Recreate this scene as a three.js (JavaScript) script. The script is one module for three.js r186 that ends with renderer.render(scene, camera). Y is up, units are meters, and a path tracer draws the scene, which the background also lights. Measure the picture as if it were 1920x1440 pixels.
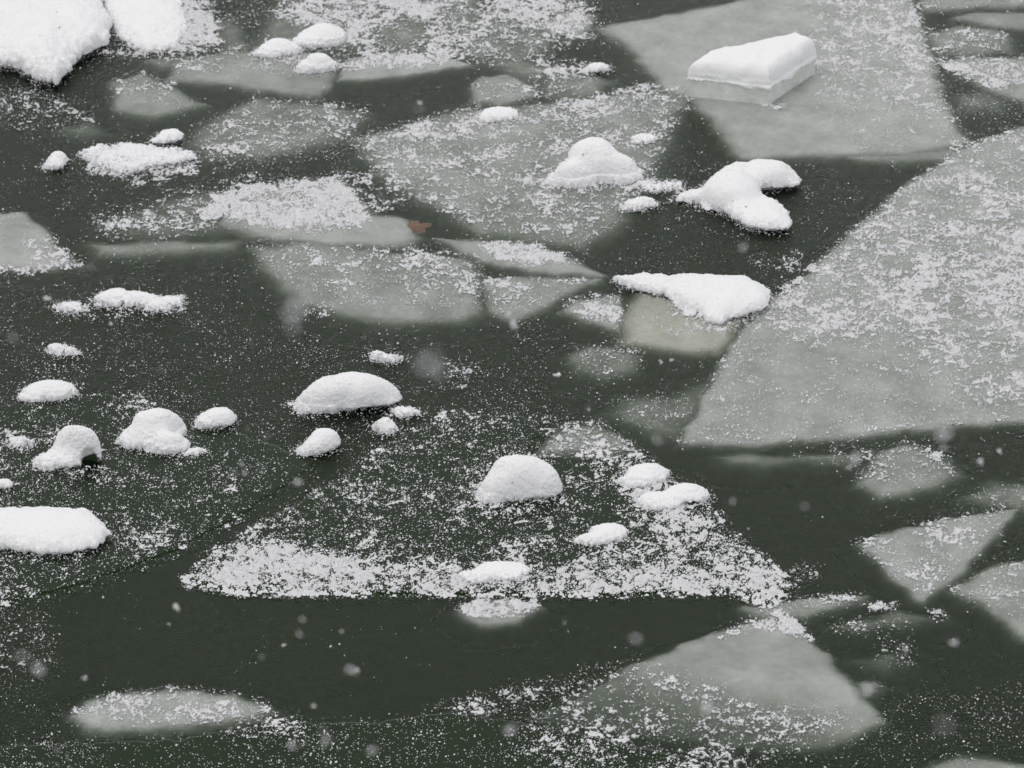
import * as THREE from 'three';
import { mergeGeometries } from 'three/addons/utils/BufferGeometryUtils.js';
import { createNoise2D, createNoise3D } from 'simplex-noise';

// ───────────────────────── camera, sky, sun, exposure ─────────────────────────
const scene = new THREE.Scene();
const camera = new THREE.PerspectiveCamera(10, 4 / 3, 0.5, 2000);
camera.position.set(0, 10.7, 18.53);
camera.lookAt(0, 0, 0);
camera.focus = 20.6;
camera.userData.fStop = 5;
camera.updateMatrixWorld(true);

const renderer = new THREE.WebGLRenderer({ antialias: true });
renderer.setSize(1024, 768);
renderer.toneMapping = THREE.LinearToneMapping;
renderer.toneMappingExposure = 1.0;
renderer.shadowMap.enabled = true;

const SKY = 0.80;                                   // radiance of the overcast zenith
{
  const w = 64, h = 64, a = new Float32Array(w * h * 4);
  for (let y = 0; y < h; y++) for (let x = 0; x < w; x++) {
    const el = Math.sin(((y + 0.5) / h - 0.5) * Math.PI), l = SKY * (0.92 + 0.08 * Math.max(0, el)), i = (y * w + x) * 4;
    a[i] = l * 0.985; a[i + 1] = l * 0.995; a[i + 2] = l * 1.02; a[i + 3] = 1;
  }
  const t = new THREE.DataTexture(a, w, h, THREE.RGBAFormat, THREE.FloatType);
  t.mapping = THREE.EquirectangularReflectionMapping; t.magFilter = THREE.LinearFilter; t.needsUpdate = true;
  scene.background = t; scene.environment = t;
}
const sun = new THREE.DirectionalLight(0xfff6ea, 0.55);
sun.position.set(-7, 15, 2);
sun.castShadow = true; sun.shadow.radius = 30;
Object.assign(sun.shadow.camera, { left: -8, right: 8, top: 8, bottom: -8, near: 1, far: 60 });
scene.add(sun);

// ───────────────────────── helpers ─────────────────────────
function rngOf(seed) { let s = seed >>> 0; return () => { s = (s + 0x6d2b79f5) | 0; let t = Math.imul(s ^ (s >>> 15), 1 | s); t = (t + Math.imul(t ^ (t >>> 7), 61 | t)) ^ t; return ((t ^ (t >>> 14)) >>> 0) / 4294967296; }; }
const rnd = rngOf(77), N2 = createNoise2D(rngOf(5)), N3 = createNoise3D(rngOf(9));
const clamp = (x, a = 0, b = 1) => Math.min(b, Math.max(a, x));
const sstep = (a, b, x) => { const t = clamp((x - a) / (b - a)); return t * t * (3 - 2 * t); };
const names = new Map();
const numbered = (n) => { const k = names.get(n) ?? 0; names.set(n, k + 1); return k ? `${n}_${String(k).padStart(3, '0')}` : n; };
function tag(o, label, category, group, kind) {
  o.userData.label = label; o.userData.category = category;
  if (group) o.userData.group = group;
  if (kind) o.userData.kind = kind;
  return o;
}
const shade = (m) => { m.castShadow = true; m.receiveShadow = true; return m; };
// a place on the photograph (1920 x 1440) as the point of the water it shows
const TY = Math.tan(5 * Math.PI / 180), R = camera.matrixWorld.elements;
function ray(px, py) {
  const u = (px / 1920 * 2 - 1) * TY * 4 / 3, v = (1 - py / 1440 * 2) * TY;
  return new THREE.Vector3(R[0] * u + R[4] * v - R[8], R[1] * u + R[5] * v - R[9], R[2] * u + R[6] * v - R[10]);
}
function ground(px, py) { const d = ray(px, py), t = 10.7 / -d.y; return [d.x * t, 18.53 + d.z * t]; }
function pixel(x, z) {
  const p = new THREE.Vector3(x, 0, z).applyMatrix4(camera.matrixWorldInverse);
  return [(p.x / -p.z / (TY * 4 / 3) + 1) * 960, (1 - p.y / -p.z / TY) * 720];
}
const mpp = (px, py) => { const a = ground(px, py), b = ground(px + 10, py); return (b[0] - a[0]) / 10; };
const pairs = (flat) => { const out = []; for (let i = 0; i < flat.length; i += 2) out.push([flat[i], flat[i + 1]]); return out; };
function sdf(poly, x, y) {                            // distance to the outline, positive inside
  let d = 1e9, inside = false;
  for (let i = 0, n = poly.length, j = n - 1; i < n; j = i++) {
    const [ax, ay] = poly[i], [bx, by] = poly[j], ex = bx - ax, ey = by - ay, wx = x - ax, wy = y - ay;
    const t = clamp((wx * ex + wy * ey) / (ex * ex + ey * ey + 1e-12)), qx = wx - ex * t, qy = wy - ey * t;
    d = Math.min(d, qx * qx + qy * qy);
    if ((ay > y) !== (by > y) && x < ex * (y - ay) / ey + ax) inside = !inside;
  }
  return inside ? Math.sqrt(d) : -Math.sqrt(d);
}
const boundsOf = (poly) => [Math.min(...poly.map((p) => p[0])), Math.min(...poly.map((p) => p[1])), Math.max(...poly.map((p) => p[0])), Math.max(...poly.map((p) => p[1]))];

// ───────────────────────── materials ─────────────────────────
function noiseMap(size, f) {
  const a = new Uint8Array(size * size * 4);
  for (let y = 0; y < size; y++) for (let x = 0; x < size; x++) { const v = clamp(f(x / size, y / size)) * 255, i = (y * size + x) * 4; a[i] = a[i + 1] = a[i + 2] = v; a[i + 3] = 255; }
  const t = new THREE.DataTexture(a, size, size); t.wrapS = t.wrapT = THREE.RepeatWrapping; t.magFilter = THREE.LinearFilter; t.needsUpdate = true;
  return t;
}
function tiled(n, u, v, f, o) {                       // noise that repeats without a seam
  const q = (x, y) => n(x * f, y * f, o * 7.7), a = u * u * (3 - 2 * u), b = v * v * (3 - 2 * v), k = Math.hypot(1 - a, a) * Math.hypot(1 - b, b);
  return ((1 - a) * (1 - b) * q(u + 1, v + 1) + a * (1 - b) * q(u, v + 1) + (1 - a) * b * q(u + 1, v) + a * b * q(u, v)) / k;
}
const rippleRnd = rngOf(31), grain = new Float32Array(768 * 768).map(() => rippleRnd());
const rippleMap = noiseMap(768, (u, v) => {
  const g = grain[(Math.floor(v * 384) % 384) * 384 + Math.floor(u * 384) % 384];
  return 0.5 + 0.10 * tiled(N3, u, v, 16, 1) + 0.06 * tiled(N3, u, v, 60, 7) + 0.36 * (g - 0.5);
});
const bubbleRnd = rngOf(63), frost = noiseMap(512, (u, v) => {                                   // milky clouds, bubbles
  const c = 0.86 + 0.10 * tiled(N3, u, v, 6, 2) + 0.06 * tiled(N3, u, v, 22, 5) + 0.04 * tiled(N3, u, v, 80, 9);
  return bubbleRnd() < 0.02 ? c + 0.1 : c - 0.03 * bubbleRnd();
});
frost.repeat.set(1 / 1.3, 1 / 1.3);
const WATER_SIDE = 600, TILE = 1.6;
rippleMap.repeat.set(WATER_SIDE / TILE, WATER_SIDE / TILE);
const M = {
  water: new THREE.MeshPhysicalMaterial({ color: 0xffffff, roughness: 0.07, transmission: 1, thickness: 1, ior: 1.342, attenuationColor: new THREE.Color().setRGB(0.066, 0.080, 0.064), attenuationDistance: 0.1, specularColor: new THREE.Color().setRGB(0.50, 1, 0.28), bumpMap: rippleMap, bumpScale: 0.005 }),
  bed: new THREE.MeshStandardMaterial({ color: new THREE.Color().setRGB(0.06, 0.07, 0.05), roughness: 1 }),
  ice: new THREE.MeshStandardMaterial({ color: new THREE.Color().setRGB(0.92, 0.935, 0.905), roughness: 0.9, map: frost }),
  iceWarm: new THREE.MeshStandardMaterial({ color: new THREE.Color().setRGB(0.89, 0.89, 0.79), roughness: 0.9, map: frost }),
  clear: new THREE.MeshPhysicalMaterial({ color: new THREE.Color().setRGB(0.006, 0.009, 0.006), roughness: 0.10, ior: 1.342, specularColor: new THREE.Color().setRGB(0.50, 1, 0.28) }),
  block: new THREE.MeshPhysicalMaterial({ color: new THREE.Color().setRGB(0.82, 0.85, 0.815), roughness: 0.4, ior: 1.31, map: frost, bumpMap: frost, bumpScale: 0.02 }),
  snow: new THREE.MeshStandardMaterial({ color: new THREE.Color().setRGB(0.92, 0.92, 0.93), roughness: 1 }),
  thinSnow: new THREE.MeshStandardMaterial({ color: new THREE.Color().setRGB(0.78, 0.78, 0.795), roughness: 1 }),
  flake: new THREE.MeshStandardMaterial({ color: new THREE.Color().setRGB(0.88, 0.88, 0.90), roughness: 1 }),
  leaf: new THREE.MeshStandardMaterial({ color: new THREE.Color().setRGB(0.33, 0.165, 0.11), roughness: 0.8 }),
  bark: new THREE.MeshStandardMaterial({ color: new THREE.Color().setRGB(0.07, 0.06, 0.05), roughness: 0.9 }),
};

// ───────────────────────── water and river bed ─────────────────────────
{
  const bed = shade(new THREE.Mesh(new THREE.BoxGeometry(WATER_SIDE + 4, 0.6, WATER_SIDE + 4), M.bed));
  bed.position.y = -1.7; bed.name = 'riverbed'; bed.userData.kind = 'structure'; scene.add(bed);
  const water = shade(new THREE.Mesh(new THREE.BoxGeometry(WATER_SIDE, 1.5, WATER_SIDE), M.water));
  water.position.y = -0.75; water.name = 'water'; water.userData.kind = 'structure'; scene.add(water);
}

// ───────────────────────── ice floes ─────────────────────────
// Each slab is a sheet whose rim dips away under water; how pale it looks comes from how deep it lies.
const floes = [];
function slabGeometry(poly, top, floor, cell, reach) {
  const [x0, z0, x1, z1] = boundsOf(poly), nx = Math.ceil((x1 - x0 + 2 * reach) / cell), nz = Math.ceil((z1 - z0 + 2 * reach) / cell);
  const at = new Int32Array((nx + 1) * (nz + 1)).fill(-1), pos = [], idx = [], val = new Float32Array((nx + 1) * (nz + 1));
  for (let j = 0; j <= nz; j++) for (let i = 0; i <= nx; i++) {
    const x = x0 - reach + i * cell, z = z0 - reach + j * cell;
    val[j * (nx + 1) + i] = top(x, z);
  }
  const need = (k) => {
    if (at[k] < 0) { const i = k % (nx + 1), j = (k - i) / (nx + 1); at[k] = pos.length / 3; pos.push(x0 - reach + i * cell, Math.max(floor, val[k]), z0 - reach + j * cell); }
    return at[k];
  };
  for (let j = 0; j < nz; j++) for (let i = 0; i < nx; i++) {
    const k = j * (nx + 1) + i, c = [k, k + 1, k + nx + 1, k + nx + 2];
    if (c.every((q) => val[q] <= floor)) continue;
    const [a, b, d, e] = c.map(need); idx.push(a, d, b, b, d, e);
  }
  const n = pos.length / 3, m = idx.length;
  for (let i = 0; i < n; i++) pos.push(pos[i * 3], floor - 0.003, pos[i * 3 + 2]);
  for (let i = 0; i < m; i += 3) idx.push(idx[i] + n, idx[i + 2] + n, idx[i + 1] + n);
  const g = new THREE.BufferGeometry();
  g.setAttribute('position', new THREE.Float32BufferAttribute(pos, 3)); g.setAttribute('uv', new THREE.Float32BufferAttribute(pos.filter((_, i) => i % 3 !== 1), 2)); g.setIndex(idx); g.computeVertexNormals();
  return g;
}
// o: depth (m) of the flat top, soft = how fast the rim dips (m sideways per 5 cm), tilt = [px, py, depth] where it has sunk to that depth
function floe(label, flat, o = {}) {
  const img = pairs(flat), poly = img.map(([x, y]) => ground(x, y));
  const DIM = 0.40, depth = DIM * (o.depth ?? 0.012), soft = o.soft ?? 0.05, cx = poly.reduce((s, p) => s + p[0], 0) / poly.length, cz = poly.reduce((s, p) => s + p[1], 0) / poly.length;
  const th = new THREE.Group(); th.name = numbered('ice_floe'); th.position.set(cx, 0, cz); scene.add(th);
  tag(th, label, 'ice floe', 'ice floes in the river');
  const local = poly.map(([x, z]) => [x - cx, z - cz]), seed = floes.length * 13.7;
  let tilt = null;
  if (o.tilt) { const [ax, az] = ground(o.tilt[0], o.tilt[1]), [bx, bz] = ground(o.tilt[2], o.tilt[3]), l2 = (bx - ax) ** 2 + (bz - az) ** 2; tilt = (x, z) => clamp(((x + cx - ax) * (bx - ax) + (z + cz - az) * (bz - az)) / l2, 0, 1.2) * (DIM * o.tilt[4] - depth); }
  let g;
  if (o.clear) {
    const rag = (x, z) => 0.012 * N2(x * 9 + seed, z * 9) + 0.006 * N2(x * 40, z * 40 - seed);
    g = slabGeometry(local, (x, z) => { const s = sdf(local, x, z) + rag(x, z); return 0.004 - 0.045 * sstep(0.02, -0.03, s); }, -0.035, 0.014, 0.07);
  } else {
    const s0 = soft * 0.2;
    g = slabGeometry(local, (x, z) => {
      const s = sdf(local, x, z) + 0.016 * N2(x * 5 + seed, z * 5) + 0.012 * Math.abs(N2(x * 13, z * 13 + seed)) - 0.005 + 0.005 * N2(x * 37, z * 37), q = soft * 0.35;
      const drop = (0.05 / soft) * 0.85 * q * Math.log1p(Math.exp(Math.min(30, (-s + s0) / q)));
      const mottle = depth * (0.32 * N2(x * 2.3 - seed, z * 2.3) + 0.2 * N2(x * 7, z * 7 + seed) + 0.12 * N2(x * 23, z * 23));
      return -Math.max(0.003, depth + (tilt ? tilt(x, z) : 0) + mottle) - drop;
    }, -(o.floor ?? 0.12), o.cell ?? 0.014, Math.max(0.08, soft * 2.7));
  }
  const mesh = shade(new THREE.Mesh(g, o.clear ? M.clear : o.warm ? M.iceWarm : M.ice)); mesh.name = 'ice_slab'; th.add(mesh);
  floes.push({ group: th, img, box: boundsOf(img), y: o.clear ? 0.0045 : 0.0008, sets: [[], [], []], cx, cz });
  return th;
}
floe('big snow-dusted pale ice floe filling the right side of the water', [1268,832, 1370,640, 1440,562, 1490,528, 1600,430, 1700,342, 1790,282, 1850,255, 1930,232, 2040,215, 2040,780, 1920,793, 1750,803, 1550,824, 1400,836], { depth: 0.0125, soft: 0.03, cell: 0.016 });
floe('pale ice floe carrying the snow-capped ice block', [1112,50, 1290,18, 1480,-22, 1600,-60, 1690,-60, 1716,12, 1746,90, 1772,180, 1800,236, 1822,268, 1780,276, 1700,290, 1590,292, 1500,295, 1385,298, 1365,268, 1330,225, 1285,182, 1240,165, 1215,130, 1160,76], { depth: 0.0085, soft: 0.045, cell: 0.016 });
floe('thin sunken ice strip along the lower edge of the block\'s floe', [1585,291, 1690,284, 1770,276, 1825,268, 1768,300, 1620,303], { depth: 0.02, soft: 0.04 });
floe('snow-flecked ice floe cut by the upper right picture corner', [1718,-50, 2040,-60, 2040,8, 1920,13, 1830,14, 1725,20], { depth: 0.017, soft: 0.04 });
floe('smooth bare ice strip just below the upper right corner', [1785,32, 1830,18, 1930,22, 2040,30, 2040,62, 1920,54, 1850,46], { depth: 0.017, soft: 0.04 });
floe('grey snow-speckled floe wedged beside the right edge of the block\'s floe', [1738,58, 1800,46, 1890,56, 1898,96, 1820,101, 1755,100], { depth: 0.024, soft: 0.05 });
floe('bright snowy wedge of ice at the right edge, under two dim floes', [1755,110, 1830,104, 1930,108, 2040,110, 2040,205, 1920,192, 1868,174, 1800,142], { depth: 0.012, soft: 0.04 });
floe('dim sunken ice scrap below the bright snowy wedge at the right edge', [1790,178, 1850,166, 1890,186, 1880,206, 1815,204], { depth: 0.042, soft: 0.07 });
floe('wide snow-peppered floe in the upper middle with a tall snow mound', [655,258, 760,236, 860,202, 1000,196, 1130,176, 1230,160, 1300,176, 1262,230, 1245,285, 1215,340, 1160,430, 1090,462, 985,446, 900,436, 820,388, 735,350], { depth: 0.018, soft: 0.07, tilt: [880, 300, 1200, 420, 0.028] });
floe('broad pale floe below the middle with a rounded bare lower rim', [468,462, 600,450, 760,472, 880,478, 902,520, 906,588, 860,602, 780,606, 700,604, 630,588, 560,566, 515,528], { depth: 0.019, soft: 0.055 });
floe('pointed ice wedge beneath the slab with the snow streak', [902,520, 980,516, 1130,521, 1090,542, 1030,572, 962,603, 912,582], { depth: 0.016, soft: 0.035 });
floe('long ice slab with a thick snow streak, right of the brown leaf', [818,444, 900,446, 1010,456, 1080,485, 1140,517, 1000,512, 905,490, 860,470], { depth: 0.011, soft: 0.035 });
floe('pale floe under the thick snow field, left of the brown leaf', [400,418, 430,380, 520,345, 640,332, 700,398, 765,408, 792,446, 745,464, 600,458, 480,444], { depth: 0.011, soft: 0.045 });
floe('narrow sunken ice strip left of the thick snow field', [170,456, 300,450, 450,450, 442,464, 260,479, 186,474], { depth: 0.022, soft: 0.055 });
floe('grey hazy floe under the loose snow left of the thick snow field', [180,420, 320,370, 420,350, 430,430, 300,444], { depth: 0.045, soft: 0.09 });
floe('pale triangular floe at the left edge above dark water', [-90,402, 0,398, 42,394, 85,428, 120,470, 158,496, 90,507, -90,500], { depth: 0.010, soft: 0.03 });
floe('long pale floe beneath the three small snow mounds', [310,152, 330,112, 430,95, 560,92, 640,110, 622,160, 600,179, 555,178, 400,156], { depth: 0.016, soft: 0.04 });
floe('bright-edged ice slab right of the three small snow mounds', [628,152, 650,108, 700,95, 840,104, 892,121, 745,146], { depth: 0.009, soft: 0.03 });
floe('grey floe under the drifted snow at the top, right of the mounds', [480,92, 500,40, 560,-40, 860,-50, 960,60, 860,100, 700,96, 600,98], { depth: 0.036, soft: 0.1 });
floe('grey floe with patchy snow touching the top picture border', [850,92, 900,20, 980,-40, 1070,-30, 1060,60, 1000,110, 1060,125, 1000,150, 940,130], { depth: 0.034, soft: 0.09 });
floe('small blunt ice slab with snow beside the bare pale tip', [985,48, 1060,18, 1116,24, 1110,50, 1092,71, 1035,64], { depth: 0.012, soft: 0.035 });
floe('oval ice floe with a crack, below the big corner snow heap', [208,152, 266,134, 322,160, 386,195, 330,212, 268,220, 215,206], { depth: 0.018, soft: 0.045 });
floe('grey floe with thin snow below the three-mound floe', [395,222, 480,180, 600,190, 690,214, 645,258, 500,292, 385,292, 352,266], { depth: 0.028, soft: 0.07 });
floe('small bright ice chip with snow on its upper rim, above the wide floe', [882,164, 900,142, 948,136, 1012,160, 1004,180, 935,196, 888,190], { depth: 0.014, soft: 0.035 });
floe('dim greenish ice piece right of the small bright ice chip', [1012,110, 1060,122, 1152,150, 1112,178, 1064,190, 1020,176], { depth: 0.032, soft: 0.06 });
floe('small snowy ice chip left of the yellowish floe', [1052,582, 1082,556, 1164,548, 1172,590, 1164,620, 1100,606], { depth: 0.013, soft: 0.035 });
floe('yellowish bare ice floe under the long snow heap', [1166,582, 1200,548, 1260,556, 1390,596, 1374,642, 1345,662, 1250,658, 1165,644], { depth: 0.006, soft: 0.045, warm: true });
floe('dim round sunken ice piece below the yellowish floe', [1066,664, 1100,646, 1160,644, 1200,664, 1188,692, 1130,706, 1078,694], { depth: 0.034, soft: 0.055 });
floe('dim sunken ice touching the big right floe\'s lower left corner', [1140,772, 1180,742, 1270,742, 1350,700, 1310,770, 1268,820, 1220,806], { depth: 0.038, soft: 0.08 });
floe('pale ice piece at the upper tip of the dark snow triangle', [1000,846, 1055,802, 1110,790, 1160,812, 1192,838, 1150,852], { depth: 0.021, soft: 0.05 });
floe('speckled shield-shaped floe below the big right floe', [1606,908, 1640,850, 1700,826, 1768,850, 1802,888, 1762,914, 1655,932], { depth: 0.022, soft: 0.045 });
floe('thin sunken ice rim under the big right floe\'s bottom edge', [1340,850, 1400,846, 1480,850, 1560,846, 1640,838, 1600,868, 1500,862, 1430,872, 1370,866], { depth: 0.038, soft: 0.05 });
floe('sharp downward-pointing ice triangle on the right', [1600,1016, 1700,985, 1820,960, 1916,948, 1878,992, 1800,1080, 1736,1127, 1718,1124, 1660,1072], { depth: 0.0135, soft: 0.025 });
floe('dim speckled ice scrap at the right edge above the pointed triangle', [1810,930, 1860,900, 1930,905, 2000,915, 2000,960, 1900,950], { depth: 0.036, soft: 0.07 });
floe('pale floe at the right edge touching the pointed triangle', [1778,1106, 1850,1060, 1905,1050, 2040,1064, 2040,1250, 1920,1196, 1868,1154, 1838,1130], { depth: 0.014, soft: 0.035 });
floe('slim ice sliver at the right tip of the dark snow triangle', [1388,1136, 1480,1121, 1625,1114, 1600,1130, 1490,1159, 1410,1158], { depth: 0.017, soft: 0.035 });
floe('dim sunken streak of ice right of the lower right floe', [1560,1170, 1690,1140, 1775,1155, 1690,1166, 1600,1180], { depth: 0.042, soft: 0.05 });
floe('faint greenish sunken ice under loose specks, lower right', [1610,1232, 1680,1220, 1706,1240, 1660,1254], { depth: 0.06, soft: 0.07 });
floe('lower right floe, bare and pale above, sinking under speckled snow', [985,1345, 1100,1285, 1190,1240, 1320,1190, 1440,1150, 1500,1172, 1552,1226, 1606,1288, 1660,1350, 1560,1400, 1400,1400, 1150,1370], { depth: 0.0125, soft: 0.035, tilt: [1420, 1290, 1330, 1395, 0.07], cell: 0.014 });
floe('small blurred sunken ice lump against the lower right floe', [1608,1278, 1640,1272, 1662,1280, 1640,1300, 1618,1300], { depth: 0.028, soft: 0.04 });
floe('long lozenge of pale ice alone in the lower left water', [132,1338, 160,1312, 240,1298, 330,1289, 440,1300, 514,1330, 470,1350, 330,1366, 160,1370], { depth: 0.009, soft: 0.04, cell: 0.012 });
floe('pale ice cut off by the lower right picture border', [1722,1450, 1790,1413, 1850,1416, 1930,1432, 2000,1445, 2000,1500, 1722,1500], { depth: 0.018, soft: 0.045 });
floe('small snow-covered ice chip under the dark snow triangle', [850,1141, 890,1121, 1000,1124, 1022,1136, 972,1166, 900,1174], { depth: 0.010, soft: 0.03 });
floe('large triangle of dark clear ice heaped with speckled snow', [340,1088, 390,1040, 480,985, 640,890, 735,822, 850,772, 985,778, 1020,812, 990,852, 1160,856, 1206,850, 1322,942, 1402,1022, 1486,1096, 1446,1140, 1384,1114, 1150,1118, 700,1117, 450,1112], { clear: true });
floe('dark clear ice sheet with thin snow at the left edge', [-90,770, 200,735, 420,800, 600,862, 570,892, 470,958, 330,1036, 140,1102, -90,1160], { clear: true });
floe('dark clear ice sheet with scattered specks along the bottom', [-90,1400, 330,1384, 520,1352, 700,1352, 850,1330, 975,1352, 1150,1385, 1300,1420, 1320,1500, -90,1500], { clear: true });
floe('faint sunken ice under loose snow below the corner snow heap', [100,240, 170,225, 200,248, 140,256], { depth: 0.055, soft: 0.06 });
floe('deep grey ice between the corner snow and the long pale floe', [262,108, 330,104, 420,98, 400,40, 440,30, 470,90, 400,112, 300,128], { depth: 0.036, soft: 0.06 });

// ───────────────────────── loose snow on the ice ─────────────────────────
// how much of the surface the photograph shows covered: later zones are laid over earlier ones
const zones = [];
const zone = (cover, feather, flat) => { const p = pairs(flat); zones.push({ cover, feather, p, b: boundsOf(p) }); };
zone(0.05, 60, [-90,520, 560,600, 1000,640, 1140,740, 1000,860, 700,900, 400,1000, -90,1080]);
zone(0.15, 40, [-90,770, 330,830, 560,880, 480,955, 330,1032, 130,1098, -90,1150]);
zone(0.34, 25, [235,985, 350,1000, 345,1030, 240,1045]);
zone(0.36, 25, [-90,1080, 70,1090, 90,1130, -90,1150]);
zone(0.40, 20, [380,962, 450,962, 455,985, 385,990]);
zone(0.30, 22, [180,750, 290,742, 300,780, 200,795]);
zone(0.38, 18, [-90,800, 105,798, 115,820, 60,842, -90,845]);
zone(0.20, 40, [40,720, 150,700, 150,760, 40,760]);
zone(0.32, 12, [335,1092, 390,1040, 480,985, 640,890, 735,822, 850,772, 985,778, 1130,792, 1206,850, 1322,942, 1402,1022, 1488,1096, 1446,1140, 1384,1114, 1150,1118, 700,1117, 450,1112]);
zone(0.17, 40, [720,800, 900,780, 1010,790, 1010,850, 880,880, 740,900]);
zone(0.90, 22, [335,1092, 400,1035, 520,1012, 640,1048, 800,1062, 1050,1055, 1200,1048, 1400,1030, 1488,1096, 1446,1140, 1384,1114, 1150,1118, 700,1117, 450,1112]);
zone(0.96, 26, [400,1050, 520,1030, 640,1060, 640,1110, 470,1108]);
zone(0.72, 30, [1170,860, 1330,960, 1480,1090, 1300,1080, 1180,1000]);
zone(0.22, 40, [560,985, 780,950, 960,990, 880,1040, 700,1040]);
zone(0.006, 7, [-90,1215, 150,1115, 330,1062, 345,1102, 450,1120, 1380,1121, 1425,1148, 1180,1234, 950,1298, 700,1345, 560,1335, 520,1320, 440,1292, 160,1300, 60,1310, -90,1300]);
zone(0.012, 9, [335,1055, 470,962, 575,896, 640,868, 625,892, 480,978, 392,1034, 345,1080]);
zone(0.10, 30, [-90,1150, 90,1130, 110,1250, 60,1300, -90,1300]);
zone(0.09, 15, [-90,1400, 330,1375, 520,1348, 700,1350, 950,1312, 1200,1240, 1320,1500, -90,1500]);
zone(0.34, 14, [480,1345, 560,1340, 570,1372, 400,1382]);
zone(0.22, 14, [820,1320, 950,1292, 1160,1240, 1180,1262, 960,1340, 840,1345]);
zone(0.28, 22, [1000,1340, 1190,1248, 1270,1265, 1400,1318, 1560,1340, 1655,1352, 1580,1402, 1420,1440, 1300,1480, 1000,1480]);
zone(0.008, 16, [1210,1235, 1320,1192, 1440,1152, 1500,1172, 1560,1226, 1650,1338, 1500,1318, 1320,1266]);
zone(0.85, 7, [1412,1168, 1462,1146, 1502,1172, 1540,1216, 1490,1190, 1420,1180]);
zone(0.5, 16, [1480,1350, 1652,1352, 1570,1400, 1500,1420]);
zone(0.30, 14, [1330,1190, 1420,1158, 1420,1180, 1350,1196]);
zone(0.004, 9, [1290,838, 1600,876, 1610,935, 1600,1010, 1700,1124, 1745,1132, 1860,1160, 1940,1212, 1940,1290, 1690,1292, 1570,1216, 1515,1165, 1630,1120, 1490,1090, 1405,1010, 1335,935, 1230,850, 1150,780, 1265,836]);
zone(0.06, 30, [1450,1420, 1600,1330, 1760,1290, 1940,1270, 1940,1500, 1450,1500]);
zone(0.30, 14, [1600,1016, 1820,962, 1900,952, 1870,990, 1735,1118, 1680,1080]);
zone(0.24, 14, [1778,1106, 1905,1052, 2000,1060, 2000,1150, 1920,1160, 1840,1120]);
zone(0.28, 12, [1606,900, 1640,850, 1700,828, 1768,850, 1790,885, 1700,905]);
zone(0.15, 20, [1560,830, 1640,836, 1640,870, 1560,860]);
zone(0.25, 18, [1830,925, 1930,905, 1930,950, 1860,945]);
zone(0.30, 7, [1470,1122, 1620,1112, 1610,1124, 1480,1140]);
zone(0.45, 5, [1612,1135, 1690,1126, 1692,1138, 1625,1145]);
zone(0.28, 10, [1735,1140, 1772,1138, 1775,1165, 1745,1165]);
zone(0.14, 16, [1560,1165, 1700,1150, 1720,1185, 1570,1190]);
zone(0.17, 16, [1640,1195, 1720,1200, 1710,1245, 1650,1240]);
zone(0.22, 10, [1490,1055, 1540,1058, 1530,1095, 1470,1085]);
zone(0.20, 8, [1268,832, 1370,640, 1440,562, 1490,528, 1600,430, 1700,342, 1790,282, 1930,232, 2040,215, 2040,775, 1750,800, 1550,820]);
zone(0.50, 40, [1480,535, 1700,345, 1930,238, 2040,230, 2040,760, 1850,745, 1680,640, 1460,590]);
zone(0.62, 30, [1450,600, 1560,545, 1940,420, 1940,590, 1720,600, 1560,640]);
zone(0.88, 30, [1790,500, 1940,440, 1940,580, 1850,565]);
zone(0.60, 10, [1455,570, 1500,540, 1560,580, 1500,610, 1400,625]);
zone(0.10, 30, [1290,820, 1410,640, 1640,660, 1730,770, 1560,800]);
zone(0.02, 20, [1112,50, 1290,18, 1480,-22, 1560,-20, 1540,150, 1560,270, 1500,292, 1385,296, 1330,225, 1240,165]);
zone(0.42, 30, [1490,-40, 1712,-40, 1760,180, 1815,266, 1600,250, 1540,180, 1520,80]);
zone(0.55, 25, [1580,-40, 1714,-40, 1740,100, 1690,130, 1590,70]);
zone(0.15, 20, [1560,200, 1700,190, 1800,260, 1600,285]);
zone(0.25, 12, [1718,-50, 1940,-60, 1940,6, 1730,18]);
zone(0.02, 8, [1725,20, 1800,16, 1785,40, 1760,50, 1735,50]);
zone(0.40, 10, [1740,58, 1890,54, 1890,92, 1756,100]);
zone(0.60, 10, [1750,108, 1940,106, 1940,150, 1870,165, 1800,142]);
zone(0.06, 12, [1780,165, 1900,180, 1940,230, 1830,240]);
zone(0.02, 12, [1215,130, 1285,182, 1365,270, 1390,300, 1250,300, 1262,230]);
zone(0.02, 12, [1330,305, 1760,302, 1700,340, 1600,428, 1480,525, 1180,500, 1140,470]);
zone(0.40, 16, [1410,485, 1500,475, 1500,505, 1420,500]);
zone(0.33, 16, [655,258, 760,236, 860,202, 1000,196, 1130,176, 1230,160, 1300,180, 1262,230, 1245,285, 1215,340, 1150,420, 1090,455, 985,440, 900,430, 820,388, 735,350]);
zone(0.62, 12, [655,262, 760,236, 870,205, 950,215, 900,250, 780,285, 690,290]);
zone(0.60, 14, [950,208, 1130,178, 1230,160, 1305,180, 1240,212, 1050,232]);
zone(0.42, 20, [1150,190, 1260,190, 1240,280, 1190,330, 1170,260]);
zone(0.25, 20, [700,300, 860,380, 700,350]);
zone(0.01, 10, [620,160, 890,128, 880,165, 860,200, 660,240, 640,200]);
zone(0.22, 12, [880,150, 1010,145, 1120,130, 1110,178, 1010,180, 900,188]);
zone(0.16, 14, [468,462, 760,472, 900,478, 906,570, 700,575, 560,545]);
zone(0.34, 14, [470,456, 640,452, 880,478, 905,520, 760,520, 600,500, 490,485]);
zone(0.45, 12, [760,470, 890,480, 905,560, 830,540]);
zone(0.34, 10, [902,522, 1100,524, 1030,565, 940,590]);
zone(0.85, 9, [892,450, 1005,455, 1085,492, 1040,500, 930,488]);
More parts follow.
